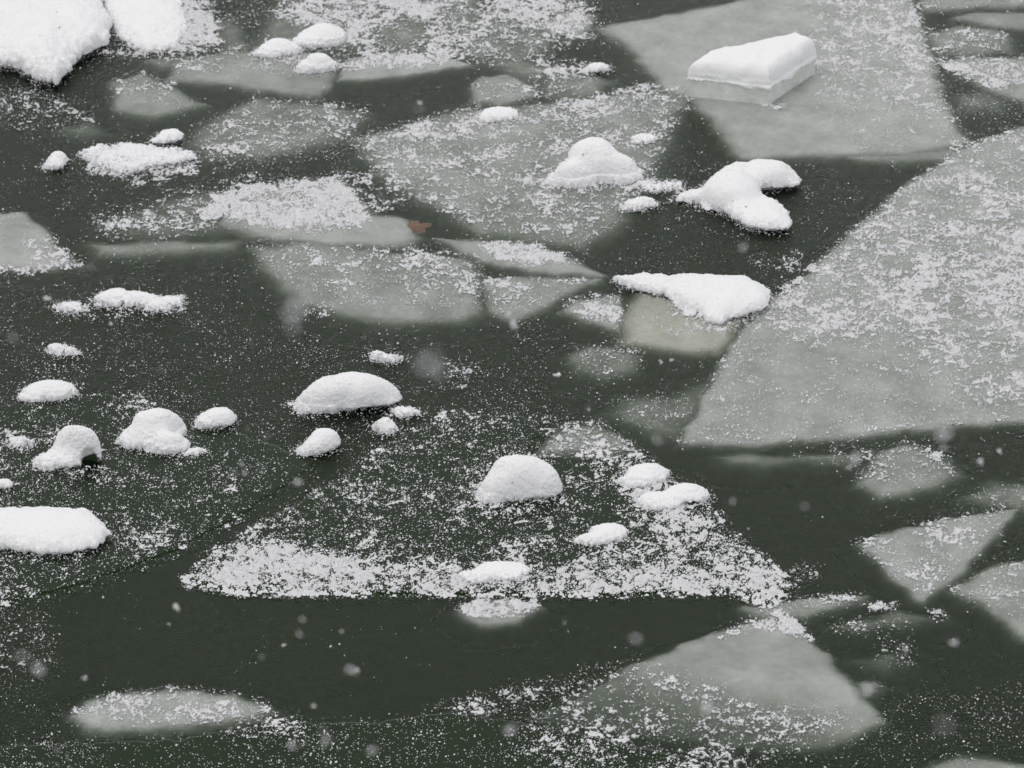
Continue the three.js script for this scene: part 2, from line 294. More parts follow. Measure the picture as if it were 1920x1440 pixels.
zone(0.38, 22, [178,410, 330,360, 480,330, 400,420, 300,442, 200,442]);
zone(0.98, 10, [372,396, 440,355, 540,338, 632,330, 672,372, 694,412, 676,430, 560,434, 430,412]);
zone(0.35, 14, [630,325, 740,330, 800,375, 700,395, 660,360]);
zone(0.02, 7, [440,434, 560,440, 700,432, 760,412, 788,445, 740,462, 600,455]);
zone(0.10, 25, [340,300, 660,270, 640,310, 480,320]);
zone(0.30, 22, [355,262, 480,182, 690,210, 650,262, 500,280, 400,290]);
zone(0.55, 10, [380,275, 470,270, 480,288, 390,292]);
zone(0.50, 30, [480,95, 500,40, 560,-50, 1070,-50, 1120,20, 1110,60, 960,110, 700,100]);
zone(0.86, 20, [545,40, 640,-40, 760,-40, 860,0, 820,30, 700,50, 620,80]);
zone(0.80, 14, [880,-20, 1060,-20, 1112,22, 1090,50, 960,52]);
zone(0.15, 14, [700,55, 780,30, 800,70, 750,90, 700,80]);
zone(0.05, 14, [500,20, 600,60, 560,80, 470,70, 470,30]);
zone(0.90, 10, [630,125, 700,98, 830,102, 850,118, 700,130]);
zone(0.12, 12, [420,-20, 500,-20, 480,60, 420,60]);
zone(0.96, 16, [300,-30, 400,5, 412,80, 350,108, 240,100, 250,60]);
zone(0.55, 12, [185,92, 240,96, 240,108, 195,110]);
zone(0.32, 16, [330,105, 480,85, 580,110, 560,135, 420,130, 330,128]);
zone(0.35, 20, [1000,100, 1120,125, 1050,170, 1000,150]);
zone(0.40, 12, [212,150, 268,136, 330,160, 310,175, 220,172]);
zone(0.12, 12, [300,170, 386,196, 320,205, 260,195]);
zone(0.20, 25, [-60,165, 100,180, 175,210, 170,235, 60,240, -60,230]);
zone(0.45, 14, [-60,172, 60,176, 50,200, -60,205]);
zone(0.45, 10, [115,212, 170,214, 172,228, 130,230]);
zone(0.55, 12, [150,300, 370,300, 375,320, 260,335, 170,322]);
zone(0.25, 16, [240,325, 320,325, 300,350, 250,350]);
zone(0.10, 20, [375,305, 480,300, 520,325, 400,330]);
zone(0.55, 10, [1058,575, 1082,558, 1162,550, 1168,585, 1160,605, 1100,598]);
zone(0.05, 10, [1170,585, 1290,575, 1370,620, 1340,655, 1250,655, 1168,640]);
zone(0.45, 7, [1240,618, 1300,600, 1400,595, 1400,615, 1340,625, 1250,628]);
zone(0.16, 18, [1066,650, 1200,650, 1210,690, 1130,705]);
zone(0.16, 20, [1140,750, 1290,735, 1300,780, 1200,800]);
zone(0.40, 14, [1000,842, 1110,792, 1190,835, 1120,845]);
zone(0.48, 12, [140,1332, 200,1308, 330,1292, 440,1302, 505,1328, 440,1352, 250,1355]);
zone(0.30, 5, [150,1310, 330,1286, 500,1312, 490,1320, 330,1300, 180,1318]);
zone(0.92, 8, [856,1140, 890,1122, 1000,1126, 1012,1136, 960,1154, 890,1158]);
zone(0.55, 18, [45,455, 110,455, 152,492, 80,504]);
zone(0.12, 16, [-60,400, 42,394, 60,420, 20,440, -60,430]);
zone(0.5, 10, [-60,495, 90,500, 60,515, -60,515]);
zone(0.30, 12, [110,568, 345,555, 345,585, 220,600, 110,590]);
zone(0.25, 12, [560,572, 620,570, 625,590, 565,592]);
zone(0.85, 8, [1258,356, 1330,352, 1345,392, 1300,382]);
zone(0.45, 10, [1195,340, 1270,335, 1275,355, 1205,358]);
zone(0.6, 8, [1525,108, 1560,112, 1555,124, 1525,122]);
zone(0.5, 10, [1230,160, 1290,168, 1300,205, 1250,195]);
zone(0.45, 8, [1425,190, 1475,192, 1470,202, 1430,200]);
zone(0.3, 10, [690,655, 750,660, 745,682, 695,680]);
zone(0.25, 12, [840,680, 900,690, 890,740, 845,720]);

function coverAt(px, py) {
  let c = 0.022;
  for (const z of zones) {
    const f = z.feather;
    if (px < z.b[0] - f || px > z.b[2] + f || py < z.b[1] - f || py > z.b[3] + f) continue;
    const s = sdf(z.p, px, py * 1) ;
    if (s > -f) c += (z.cover - c) * sstep(-f, f, s);
  }
  return c;
}
function quantile(p) {                                 // of the normal distribution, roughly
  const q = clamp(p, 0.0005, 0.9995), t = Math.sqrt(-2 * Math.log(Math.min(q, 1 - q)));
  const z = t - (2.30753 + 0.27061 * t) / (1 + 0.99229 * t + 0.04481 * t * t);
  return q < 0.5 ? -z : z;
}
const flakeRnd = rngOf(404);
function crumb(r, flat) {                              // one irregular grain
  const g = new THREE.IcosahedronGeometry(r, 0), p = g.attributes.position, seen = new Map();
  for (let i = 0; i < p.count; i++) {
    const k = [p.getX(i), p.getY(i), p.getZ(i)].map((v) => Math.round(v * 500)).join();
    if (!seen.has(k)) seen.set(k, 0.55 + 0.8 * flakeRnd());
    const s = seen.get(k); p.setXYZ(i, p.getX(i) * s, p.getY(i) * s * flat, p.getZ(i) * s);
  }
  g.deleteAttribute('uv'); return g;
}
function clump(n, spread, rise) {                      // grains that grew onto one another
  const parts = [], at = [[0, 0, 0]];
  for (let i = 0; i < n; i++) {
    const b = at[Math.floor(flakeRnd() * at.length)], a = flakeRnd() * 6.283, q = i ? spread * (0.5 + 0.7 * flakeRnd()) : 0;
    const c = [b[0] + Math.cos(a) * q, Math.max(0, b[1] + rise * (flakeRnd() - 0.35)), b[2] + Math.sin(a) * q]; at.push(c);
    const g = crumb(0.26 + 0.26 * flakeRnd(), 0.55 + 0.4 * flakeRnd());
    g.rotateX(flakeRnd() * 1.2 - 0.6); g.rotateY(flakeRnd() * 6.28); g.translate(c[0], c[1] + 0.12, c[2]); parts.push(g);
  }
  const g = mergeGeometries(parts); g.computeVertexNormals(); return g;
}
const CLUMPS = [clump(9, 0.5, 0.35), clump(14, 0.5, 0.45), clump(5, 0.55, 0.3)];
const KIND = ['loose_snow', 'snow_clumps', 'snow_specks'];
function copies(name, geo, list, parent, ox = 0, oz = 0) {
  const im = new THREE.InstancedMesh(geo, M.flake, list.length), m = new THREE.Matrix4(), q = new THREE.Quaternion(), e = new THREE.Euler(), p = new THREE.Vector3(), s = new THREE.Vector3();
  list.forEach((g, i) => { e.set(g[5] ?? 0, g[4], g[6] ?? 0); q.setFromEuler(e); im.setMatrixAt(i, m.compose(p.set(g[0] - ox, g[1], g[2] - oz), q, s.set(g[3], g[3] * (g[7] ?? 1), g[3]))); });
  im.name = name; im.userData.kind = 'stuff'; shade(im); parent.add(im); return im;
}
{
  const open = [[], [], []], step = 0.0064, zNear = ground(960, 1480)[1], zFar = ground(960, -60)[1], order = [...floes].reverse();
  const G = 5, gw = Math.ceil(2040 / G), gh = Math.ceil(1560 / G), cover = new Float32Array(gw * gh);       // read off once on a grid
  for (let j = 0; j < gh; j++) for (let i = 0; i < gw; i++) cover[j * gw + i] = coverAt(i * G - 60, j * G - 60);
  const coverOf = (px, py) => {
    const gi = clamp((px + 60) / G, 0, gw - 2), gj = clamp((py + 60) / G, 0, gh - 2), i0 = Math.floor(gi), j0 = Math.floor(gj), k0 = j0 * gw + i0, fu = gi - i0, fv = gj - j0;
    return (cover[k0] * (1 - fu) + cover[k0 + 1] * fu) * (1 - fv) + (cover[k0 + gw] * (1 - fu) + cover[k0 + gw + 1] * fu) * fv;
  };
  const drifted = (gx, gz) => {
    const wx = gx + 0.02 * N2(gx * 11, gz * 11 + 30), wz = gz + 0.02 * N2(gx * 11 + 90, gz * 11);
    return 0.20 * N2(wx * 2.1, wz * 2.1 + 4) + 0.24 * N2(wx * 5.5, wz * 5.5) + 0.30 * N2(wx * 13 + 50, wz * 13) + 0.40 * N2(wx * 30, wz * 30 + 9) + 0.38 * N2(gx * 68, gz * 68);
  };
  const rough = rngOf(808);
  const heap = (n, c, gx, gz) => {                       // how high the felted snow stands, below 0 where there is none
    if (c < 0.1) return -1;
    const o = n / 0.335 + quantile(0.47 * c * (0.42 + 0.80 * c));
    return Math.min(0.0045 + 0.009 * sstep(0.35, 0.95, c), o * 0.0075) + clamp(0.4 + o * 2) * (0.0026 * N2(gx * 95, gz * 95) + 0.006 * (rough() - 0.5));
  };
  const ownerAt = (px, py) => order.find((f) => px > f.box[0] - 8 && px < f.box[2] + 8 && py > f.box[1] - 8 && py < f.box[3] + 8 && sdf(f.img, px, py) > -6);
  const wide = (z) => Math.abs(ground(-60, pixel(0, z)[1])[0]);
  for (let z = zFar; z < zNear; z += step) {
    const w = wide(z);
    for (let x = -w; x < w; x += step) {
      const gx = x + (rnd() - 0.5) * step * 1.4, gz = z + (rnd() - 0.5) * step * 1.4, r1 = rnd(), r2 = rnd();
      const [px, py] = pixel(gx, gz); let c = coverOf(px, py);
      if (c < 0.002) continue;
      if (c < 0.25) c *= 1 + (1 - c * 4) * (0.75 * N2(gx * 1.9 + 7, gz * 1.9) + 0.45 * N2(gx * 7, gz * 7 + 3) - 0.1);
      const loose = clamp(0.95 - c * 2.6, 0.16, 0.9), tight = 1 - 0.6 * loose, n0 = drifted(gx, gz);   // thin snow lies as single specks, thick snow in drifts
      const n = tight * (n0 + 0.5 * (r1 - 0.5)) + loose * (r1 + r2 - 1) * 1.5;
      const sd = Math.hypot(0.365 * tight, 0.61 * loose), over = n / sd + quantile(0.95 * c);
      if (over < 0) continue;
      const heart = clamp(over * 0.6), up = Math.max(0, heap(n0, c, gx, gz));
      if (up > 0.002 && rnd() < 0.25) continue;
      const t = rnd(), k = t < 0.15 + 0.4 * heart ? 1 : t < 0.6 ? 0 : 2;
      const size = (0.0016 + 0.0024 * rnd() * rnd() + 0.0022 * heart * rnd() + (rnd() < 0.05 ? 0.0028 : 0)) * (up > 0.001 ? 0.85 : 1);
      const own = ownerAt(px, py);
      (own ? own.sets : open)[k].push([gx, (own && sdf(own.img, px, py) > 4 ? own.y : 0.0006) + up, gz, size, rnd() * 6.283, (rnd() - 0.5) * 0.9, (rnd() - 0.5) * 0.9, 0.7 + 0.7 * rnd()]);
    }
  }
  // felted snow: thin uneven patches with ragged rims, one mesh for each floe
  const fine = 0.0066, W = Math.max(wide(zFar), wide(zNear)), nx = Math.floor(2 * W / fine), rows = [], meshes = new Map(), dust = { y: 0.0006, group: null, cx: 0, cz: 0 };
  for (let j = 0; zFar + j * fine < zNear; j++) {
    const z = zFar + j * fine, w = wide(z), row = new Float32Array(nx).fill(-1);
    for (let i = 0; i < nx; i++) { const x = -W + i * fine; if (Math.abs(x) > w) continue; const [px, py] = pixel(x, z), c = coverOf(px, py); if (c > 0.1) row[i] = Math.max(-0.004, heap(drifted(x, z), c, x, z)); }
    rows.push(row);
  }
  for (let j = 0; j < rows.length - 1; j++) for (let i = 0; i < nx - 1; i++) {
    const q = [rows[j][i], rows[j][i + 1], rows[j + 1][i], rows[j + 1][i + 1]];
    if (Math.max(...q) <= 0 || Math.min(...q) <= -0.5) continue;
    const [px, py] = pixel(-W + (i + 0.5) * fine, zFar + (j + 0.5) * fine), own = ownerAt(px, py) ?? dust;
    if (!meshes.has(own)) meshes.set(own, { pos: [], idx: [], at: new Map() });
    const m = meshes.get(own), v = (a, b) => {
      const key = b * nx + a;
      if (!m.at.has(key)) { m.at.set(key, m.pos.length / 3); m.pos.push(-W + a * fine - own.cx, rows[b][a] + own.y, zFar + b * fine - own.cz); }
      return m.at.get(key);
    };
    const a = v(i, j), b = v(i + 1, j), d = v(i, j + 1), e = v(i + 1, j + 1); m.idx.push(a, d, b, b, d, e);
  }
  const rest = new THREE.Group(); rest.name = 'loose_snow'; scene.add(rest);
  tag(rest, 'loose white snow specks scattered over the dark skim ice between floes', 'loose snow', null, 'stuff');
  let felt = 0;
  for (const [own, m] of meshes) {
    const g = new THREE.BufferGeometry(); g.setAttribute('position', new THREE.Float32BufferAttribute(m.pos, 3)); g.setIndex(m.idx); g.computeVertexNormals(); felt += m.idx.length / 3;
    const mesh = shade(new THREE.Mesh(g, M.thinSnow)); mesh.name = 'felted_snow'; mesh.userData.kind = 'stuff'; (own.group ?? rest).add(mesh);
  }
  console.log('felt triangles', felt);
  let total = 0;
  for (const f of floes) f.sets.forEach((l, k) => { total += l.length; if (l.length) copies(KIND[k], CLUMPS[k], l, f.group, f.cx, f.cz); });
  open.forEach((l, k) => { total += l.length; copies(KIND[k], CLUMPS[k], l, rest); });
  console.log('grains', total);
}

// ───────────────────────── snow mounds ─────────────────────────
function surfaceNet(field, lo, hi, cell) {
  const n = [0, 1, 2].map((a) => Math.ceil((hi[a] - lo[a]) / cell) + 2), sx = 1, sy = n[0], sz = n[0] * n[1], v = new Float32Array(n[0] * n[1] * n[2]);
  for (let k = 0, i = 0; k < n[2]; k++) for (let j = 0; j < n[1]; j++) for (let a = 0; a < n[0]; a++, i++) {
    const edge = !a || !j || !k || a === n[0] - 1 || j === n[1] - 1 || k === n[2] - 1;
    v[i] = edge ? -cell : field(lo[0] + (a - 0.5) * cell, lo[1] + (j - 0.5) * cell, lo[2] + (k - 0.5) * cell);
  }
  const at = new Int32Array(v.length).fill(-1), pos = [], idx = [];
  const E = [[0, 1], [2, 3], [4, 5], [6, 7], [0, 2], [1, 3], [4, 6], [5, 7], [0, 4], [1, 5], [2, 6], [3, 7]], O = [0, sx, sy, sx + sy, sz, sx + sz, sy + sz, sx + sy + sz];
  for (let k = 0; k < n[2] - 1; k++) for (let j = 0; j < n[1] - 1; j++) for (let a = 0; a < n[0] - 1; a++) {
    const c = a + j * sy + k * sz; let m = 0, p = [0, 0, 0];
    for (const [e, f] of E) {
      const ve = v[c + O[e]], vf = v[c + O[f]];
      if ((ve > 0) === (vf > 0)) continue;
      const t = ve / (ve - vf); m++;
      for (let q = 0; q < 3; q++) p[q] += ((e >> q) & 1) + t * (((f >> q) & 1) - ((e >> q) & 1));
    }
    if (m) { at[c] = pos.length / 3; pos.push(lo[0] + (a - 0.5 + p[0] / m) * cell, lo[1] + (j - 0.5 + p[1] / m) * cell, lo[2] + (k - 0.5 + p[2] / m) * cell); }
  }
  const quad = (a, b, c, d, flip) => { if (Math.min(a, b, c, d) < 0) return; if (flip) idx.push(a, c, b, b, c, d); else idx.push(a, b, c, c, b, d); };
  for (let k = 1; k < n[2] - 1; k++) for (let j = 1; j < n[1] - 1; j++) for (let a = 1; a < n[0] - 1; a++) {
    const c = a + j * sy + k * sz, inside = v[c] > 0;
    if (inside !== v[c + sx] > 0) quad(at[c - sy - sz], at[c - sz], at[c - sy], at[c], !inside);
    if (inside !== v[c + sy] > 0) quad(at[c - sz - sx], at[c - sx], at[c - sz], at[c], !inside);
    if (inside !== v[c + sz] > 0) quad(at[c - sx - sy], at[c - sy], at[c - sx], at[c], !inside);
  }
  const g = new THREE.BufferGeometry();
  g.setAttribute('position', new THREE.Float32BufferAttribute(pos, 3)); g.setIndex(idx); g.computeVertexNormals();
  return g;
}
const smax = (a, b, k) => { const h = clamp(0.5 + 0.5 * (a - b) / k); return b + (a - b) * h + k * h * (1 - h); };
const smin = (a, b, k) => -smax(-a, -b, k);
// a blob by the box it fills in the photograph: [left, top, right, bottom, depth over width]
function blob([x0, y0, x1, y1, ratio = 0.72]) {
  const rx = (x1 - x0) / 2, s = mpp((x0 + x1) / 2, y1), rz = Math.min(rx * ratio, (y1 - y0) * 0.95), cy = y1 - 0.5 * rz, up = Math.max(cy - y0, 0.52 * rz + 1);
  const h = Math.sqrt(Math.max(up * up - 0.25 * rz * rz, 4)) / 0.866, [x, z] = ground((x0 + x1) / 2, cy);
  return { x, z, rx: rx * s, rz: rz * s, h: h * s };
}
// o: blobs and/or poly (outline where it stands, px) with tall (px); hollow = blobs cut away; rough, lift (undercut on the right), base (m)
const lumpSpecks = rngOf(91), mounds = [];
function lump(label, o) {
  const blobs = (o.blobs ?? []).map(blob), holes = (o.hollow ?? []).map(blob), poly = o.poly && pairs(o.poly).map(([x, y]) => ground(x, y));
  const pts = [...blobs.flatMap((b) => [[b.x - b.rx, b.z - b.rz], [b.x + b.rx, b.z + b.rz]]), ...(poly ?? [])], [x0, z0, x1, z1] = boundsOf(pts), cx = (x0 + x1) / 2, cz = (z0 + z1) / 2;
  const s = o.poly ? mpp(o.poly[0], o.poly[1]) : 0, tall = o.poly ? o.tall * s : 0, round = o.poly ? (o.round ?? o.tall) * s : 0, hi = Math.max(tall * 1.3, ...blobs.map((b) => b.h)) + 0.03;
  const rough = o.rough ?? 1, lift = o.lift ?? 0.22, seed = label.length * 3.1 + cx * 7, base = o.base ?? 0;
  const size = Math.max(x1 - x0, z1 - z0), cell = size > 0.7 ? 0.0075 : size > 0.3 ? 0.0055 : 0.004, pad = 0.03 + 0.08 * Math.min(size, 0.4);
  const field = (x, y, z) => {
    const wx = x + cx, wz = z + cz; let f = -1;
    const low = 0.25 * Math.min(hi, 0.14), under = clamp((low - y) / low);
    for (const b of blobs) {
      const u = (wx - b.x) / b.rx, w = (wz - b.z) / b.rz, h = y / b.h, side = clamp(0.5 + 0.8 * u + 0.35 * w);
      const sq = 1 + under * under * (lift * side - (0.16 + 0.20 * N3(x * 16 + seed, 3, z * 16) + 0.14 * N3(x * 40, 5, z * 40)) * (1 - 0.85 * side)), r = (((u * u + w * w) * sq * sq) ** 1.2 + Math.max(h, 0) ** 2.4) ** (1 / 2.4);
      if (!poly && y < 0.05 && !(lift > 0.3 && side > 0.62)) {         // crumbled apron round the foot
        const m = Math.min(b.rx, b.rz), e = (0.95 - Math.sqrt(u * u + w * w)) * m + Math.min(1, m / 0.08) * (0.014 * N3(x * 19 + seed, 1, z * 19) + 0.012 * N3(x * 47, seed, z * 47));
        f = Math.max(f, Math.min(e, (Math.min(0.015, 0.3 * b.h) + 0.007 * N3(x * 38, 8, z * 38) - y) * 0.8));
      }
      f = smax(f, (1 - r) * Math.min(b.rx, b.rz, b.h), 0.85 * Math.min(b.h, b.rz));
    }
    if (poly) {
      const d = sdf(poly, wx, wz) - under * under * lift * 0.12 * clamp(0.5 + (wx - cx) / (x1 - x0) * 1.4) - 0.004 + (0.009 * N2(wx * 13 + seed, wz * 13) + 0.006 * N2(wx * 34, wz * 34 + seed)) * Math.min(1.6, rough), t = clamp(d / round), dome = tall * ((o.rim ?? 0.22) + (1 - (o.rim ?? 0.22)) * Math.sqrt(Math.max(0, 1 - (1 - t) * (1 - t)))) * (1 + 0.10 * N2(wx * 3.1 + seed, wz * 3.1));
      f = smax(f, Math.min(d, (dome - y) * 0.8), 0.02);
    }
    for (const b of holes) { const r = Math.hypot((wx - b.x) / b.rx, (wz - b.z) / b.rz, y / b.h); f = smin(f, (r - 1) * Math.min(b.rx, b.rz, b.h), 0.012); }
    const foot = clamp(1 - y / 0.03), crumbly = 0.35 + 0.65 * clamp(1 - y / (0.55 * hi));
    f += rough * ((0.0015 + 0.008 * Math.min(size, 0.4)) * N3(x * 6 + seed, y * 6, z * 6) + 0.0024 * N3(x * 24, y * 24 + seed, z * 24) * crumbly + 0.0030 * N3(x * 62, y * 62, z * 62 + seed) * (0.3 + 0.7 * crumbly) + 0.009 * foot * N3(x * 38, seed, z * 38));
    return Math.min(f, y);
  };
  const mesh = shade(new THREE.Mesh(surfaceNet(field, [x0 - cx - pad, -0.006, z0 - cz - pad], [x1 - cx + pad, hi, z1 - cz + pad], cell), M.snow));
  mesh.name = numbered(o.name ?? 'snow_mound'); mesh.position.set(cx, base, cz); scene.add(mesh);
  mounds.push(mesh);
  tag(mesh, label, o.category ?? 'snow mound', o.group ?? 'snow mounds on the ice');
  const p = mesh.geometry.attributes.position, nn = mesh.geometry.attributes.normal, list = [];
  for (let i = 0; i < p.count; i++) {
    const y = p.getY(i); if (y < 0.002 || nn.getY(i) < -0.2) continue;
    const keep = (0.07 + 0.34 * clamp(1 - y / (0.5 * hi)) * clamp(1.25 - nn.getY(i))) * (cell / 0.0045) ** 2 * (o.fuzz ?? 1);
    if (lumpSpecks() < keep) list.push([p.getX(i), y - 0.0008, p.getZ(i), (0.003 + 0.0046 * lumpSpecks() * lumpSpecks() + 0.0022 * clamp(1 - y / 0.06)), lumpSpecks() * 6.28, nn.getZ(i) * 1.2, -nn.getX(i) * 1.2]);
  }
  for (let i = 0; i < p.count; i++) {                          // powder spilling off the foot, not under the lifted side
    const y = p.getY(i); if (y < 0.001 || y > 0.014 || lumpSpecks() > 0.55 * (cell / 0.0055) * (o.spill ?? 1)) continue;
    const x = p.getX(i), z = p.getZ(i), l = Math.hypot(nn.getX(i), nn.getZ(i)) || 1, out = 0.045 * lumpSpecks() ** 2;
    if (lift > 0.3 && nn.getX(i) + 0.5 * nn.getZ(i) > 0.45 * l && lumpSpecks() < 0.8) continue;
    list.push([x + nn.getX(i) / l * out, 0.0015 + 0.006 * lumpSpecks() * (1 - out / 0.045), z + nn.getZ(i) / l * out, 0.0022 + 0.0032 * lumpSpecks(), x * 900, 0.3, 0]);
  }
  for (let i = 0; i < (o.skirt ?? 30) * size * 4; i++) {       // crumbs fallen round the foot
    const a = lumpSpecks() * 6.28, q = 1 + 0.22 * lumpSpecks() * lumpSpecks(), x = Math.cos(a) * q * (x1 - x0) / 2, z = Math.sin(a) * q * (z1 - z0) / 2;
    list.push([x, 0.002, z, 0.0024 + 0.0034 * lumpSpecks(), a * 3, 0, 0]);
  }
  copies('snow_crumbs', CLUMPS[2], list, mesh);
  return mesh;
}
lump('huge snow heap in the upper left picture corner', { poly: [-110,-60, 120,-50, 180,0, 210,60, 202,92, 152,115, 126,148, 106,166, 70,158, 40,140, 0,130, -110,122], tall: 56, round: 120, rim: 0.3, lift: 0.6, fuzz: 0.8, rough: 1.5 });
lump('broad low snow heap right beside the huge corner heap', { poly: [180,-50, 310,-50, 340,0, 352,50, 330,94, 275,100, 240,84, 214,62, 196,20], tall: 22, round: 95, rim: 0.08, lift: 0.05, rough: 1.6, fuzz: 0.6 });
lump('leftmost mound of the three on the long pale floe', { blobs: [[496,73, 552,106], [484,88, 530,110, 0.6], [520,84, 562,104, 0.6]] });
lump('largest and uppermost mound of the three on the long pale floe', { blobs: [[570,45, 640,86], [555,66, 620,90, 0.5], [600,60, 642,88, 0.7]] });
lump('lowest mound of the three on the long pale floe', { blobs: [[572,100, 626,137], [560,116, 600,138, 0.6]] });
lump('lone little round mound left of the flat snow bank', { blobs: [[92,284, 128,314, 0.8], [88,300, 122,320, 0.6]], lift: 0.4 });
lump('small pointed mound just above the flat snow bank', { blobs: [[300,243, 345,270, 0.8], [288,256, 330,270, 0.5]], lift: 0.5 });
lump('long flat crusted snow bank left of the thin-snow floe', { poly: [152,290, 180,276, 240,272, 300,280, 362,288, 368,300, 330,308, 290,312, 240,326, 200,318, 165,305], tall: 9, round: 16, rough: 2.4, fuzz: 3, name: 'snow_bank', category: 'snow bank', group: 'snow banks on the ice' });
lump('small low mound on the upper rim of the wide middle floe', { blobs: [[908,201, 966,229, 0.7], [898,214, 940,230, 0.5]], lift: 0.3 });
lump('tall mound with a dent on the wide snow-peppered floe', { blobs: [[1060,261, 1160,340, 0.7], [1035,305, 1110,352, 0.6], [1120,290, 1198,345, 0.6]], hollow: [[1112,324, 1138,340, 0.8]], lift: 0.05 });
lump('fork-shaped snow mound with two lobes on the dark water', { poly: [1318,362, 1338,336, 1375,316, 1430,312, 1480,324, 1508,350, 1485,360, 1452,361, 1425,348, 1402,352, 1426,376, 1462,390, 1486,416, 1484,436, 1450,440, 1400,434, 1362,406, 1338,386], tall: 25, round: 32, lift: 0.5, rough: 1.2, blobs: [[1316,322, 1428,404, 1.0], [1385,300, 1490,362, 0.7], [1268,356, 1345,382, 0.45]] });
lump('thin little snow strip below the tall dented mound', { blobs: [[1172,374, 1215,394, 0.6], [1195,372, 1228,390, 0.6]], lift: 0.3, rough: 1.8 });
lump('tiny ragged snow patch left of the fork-shaped mound', { blobs: [[1210,344, 1262,357, 0.5]], rough: 2.6, lift: 0.2 });
lump('tiny mound on dark water above the wide middle floe\'s upper rim', { blobs: [[1104,118, 1138,135, 0.6]], lift: 0.3 });
lump('small bump of snow above the tall dented mound\'s right side', { blobs: [[1190,252, 1226,270, 0.7]], lift: 0.1 });
lump('long heavy snow heap hanging over the yellowish floe', { poly: [1146,526, 1200,522, 1300,522, 1395,528, 1440,546, 1446,568, 1428,584, 1390,592, 1352,612, 1322,608, 1302,584, 1252,560, 1180,541], tall: 22, round: 40, lift: 0.3, rough: 1.5, blobs: [[1270,520, 1446,602, 0.8]] });
lump('upper of two mounds on the dark triangle\'s right edge', { blobs: [[1180,869, 1246,908, 0.75], [1166,886, 1225,914, 0.5]], lift: 0.2 });
lump('lower mound with a grey hollow on the dark triangle\'s right edge', { blobs: [[1256,907, 1322,946, 0.75], [1205,925, 1275,956, 0.6]], hollow: [[1278,934, 1312,950, 0.7]], lift: 0.2 });
lump('small flat mound inside the dark triangle right of its centre', { blobs: [[1112,984, 1172,1014, 0.7], [1085,1000, 1135,1022, 0.5]], lift: 0.25 });
lump('low smooth mound in the snow along the dark triangle\'s bottom edge', { blobs: [[900,1056, 985,1088, 0.6], [870,1068, 930,1092, 0.5]], lift: 0.3 });
lump('big dome-shaped mound in the middle of the dark triangle', { blobs: [[918,852, 1024,936, 0.6], [901,890, 976,944, 0.6], [950,876, 1056,940, 0.5]], hollow: [[985,931, 1046,950, 0.5]], lift: 0.4 });
lump('wide lens-shaped mound on dark ice left of the picture\'s centre', { blobs: [[584,702, 720,775, 0.5], [562,722, 650,776, 0.45], [645,712, 757,767, 0.42]], hollow: [[668,758, 745,778, 0.5]], lift: 0.5 });
lump('small steep mound under the wide lens-shaped mound', { blobs: [[580,803, 640,850, 0.75], [564,826, 610,856, 0.6]], lift: 0.45 });
lump('tiny crumbly ball of snow under the right end of the lens-shaped mound', { blobs: [[707,785, 739,810, 0.8]], rough: 2.6 });
lump('flat crumb of snow touching the lens-shaped mound\'s right foot', { blobs: [[742,766, 778,781, 0.6]], rough: 2.6 });
lump('neat rounded mound right of the two-humped mound', { blobs: [[376,764, 444,806, 0.72], [372,782, 410,806, 0.6]], hollow: [[388,798, 432,812, 0.5]], lift: 0.45 });
lump('two-humped saddle mound on the left dark ice', { blobs: [[245,768, 335,835, 0.65], [300,780, 347,822, 0.7], [228,806, 300,842, 0.6], [285,810, 352,852, 0.6]], hollow: [[336,820, 358,834, 0.8]], lift: 0.3 });
lump('little crumb mound at the saddle mound\'s right foot', { blobs: [[354,840, 381,854, 0.6]], rough: 1.8 });
const hood = lump('hooded mound with a dark hollow exposing ice', { blobs: [[104,798, 172,868, 0.75], [74,846, 155,882, 0.6], [136,800, 191,873, 0.7]], hollow: [[150,843, 186,884, 1.1]], lift: 0.4 });
lump('low tapered mound near the left edge above the saddle mound', { blobs: [[55,713, 135,750, 0.6], [37,735, 90,753, 0.5]], lift: 0.15 });
lump('ragged raised tuft of the three-piece snow row on left dark water', { blobs: [[184,546, 250,574, 0.6], [230,552, 290,576, 0.5]], rough: 2.6, lift: 0.3 });
lump('right piece of the three-piece snow row on left dark water', { blobs: [[295,557, 340,576, 0.6], [275,566, 315,584, 0.5]], rough: 2.1, lift: 0.3 });
lump('left piece of the three-piece snow row on left dark water', { blobs: [[112,568, 156,584, 0.5]], rough: 2.6, lift: 0.3 });
lump('small ragged mound alone on dark water above the tapered mound', { blobs: [[97,646, 130,662, 0.6], [118,650, 142,666, 0.5]], rough: 2.6, lift: 0.3 });
lump('great pillow of snow cut by the left picture edge', { poly: [-90,976, 0,966, 100,962, 165,968, 200,992, 209,1012, 184,1036, 115,1048, 60,1044, 0,1034, -90,1030], tall: 34, round: 50, lift: 0.4, fuzz: 0.8 });
lump('small scrap of snow at the left edge above the great pillow', { blobs: [[-12,898, 26,918, 0.6]], lift: 0.5 });
lump('small thin snow scrap on dark water above the lens-shaped mound', { blobs: [[698,658, 725,674, 0.5], [715,664, 746,678, 0.5]], rough: 2.1, lift: 0.3 });
lump('small crumbled mound left of the hooded mound', { blobs: [[22,820, 55,838, 0.6]], rough: 2.6 });

{                                                                          // the piece of ice that the hood leaves bare
  const [x, z] = ground(168, 869), g = crumb(1, 0.75).scale(0.042, 0.05, 0.03), ice = shade(new THREE.Mesh(g, M.clear));
  ice.name = 'bare_ice'; ice.userData.label = 'dark bare ice under the hood'; ice.position.set(x - hood.position.x, 0.018, z - hood.position.z); hood.add(ice);
}

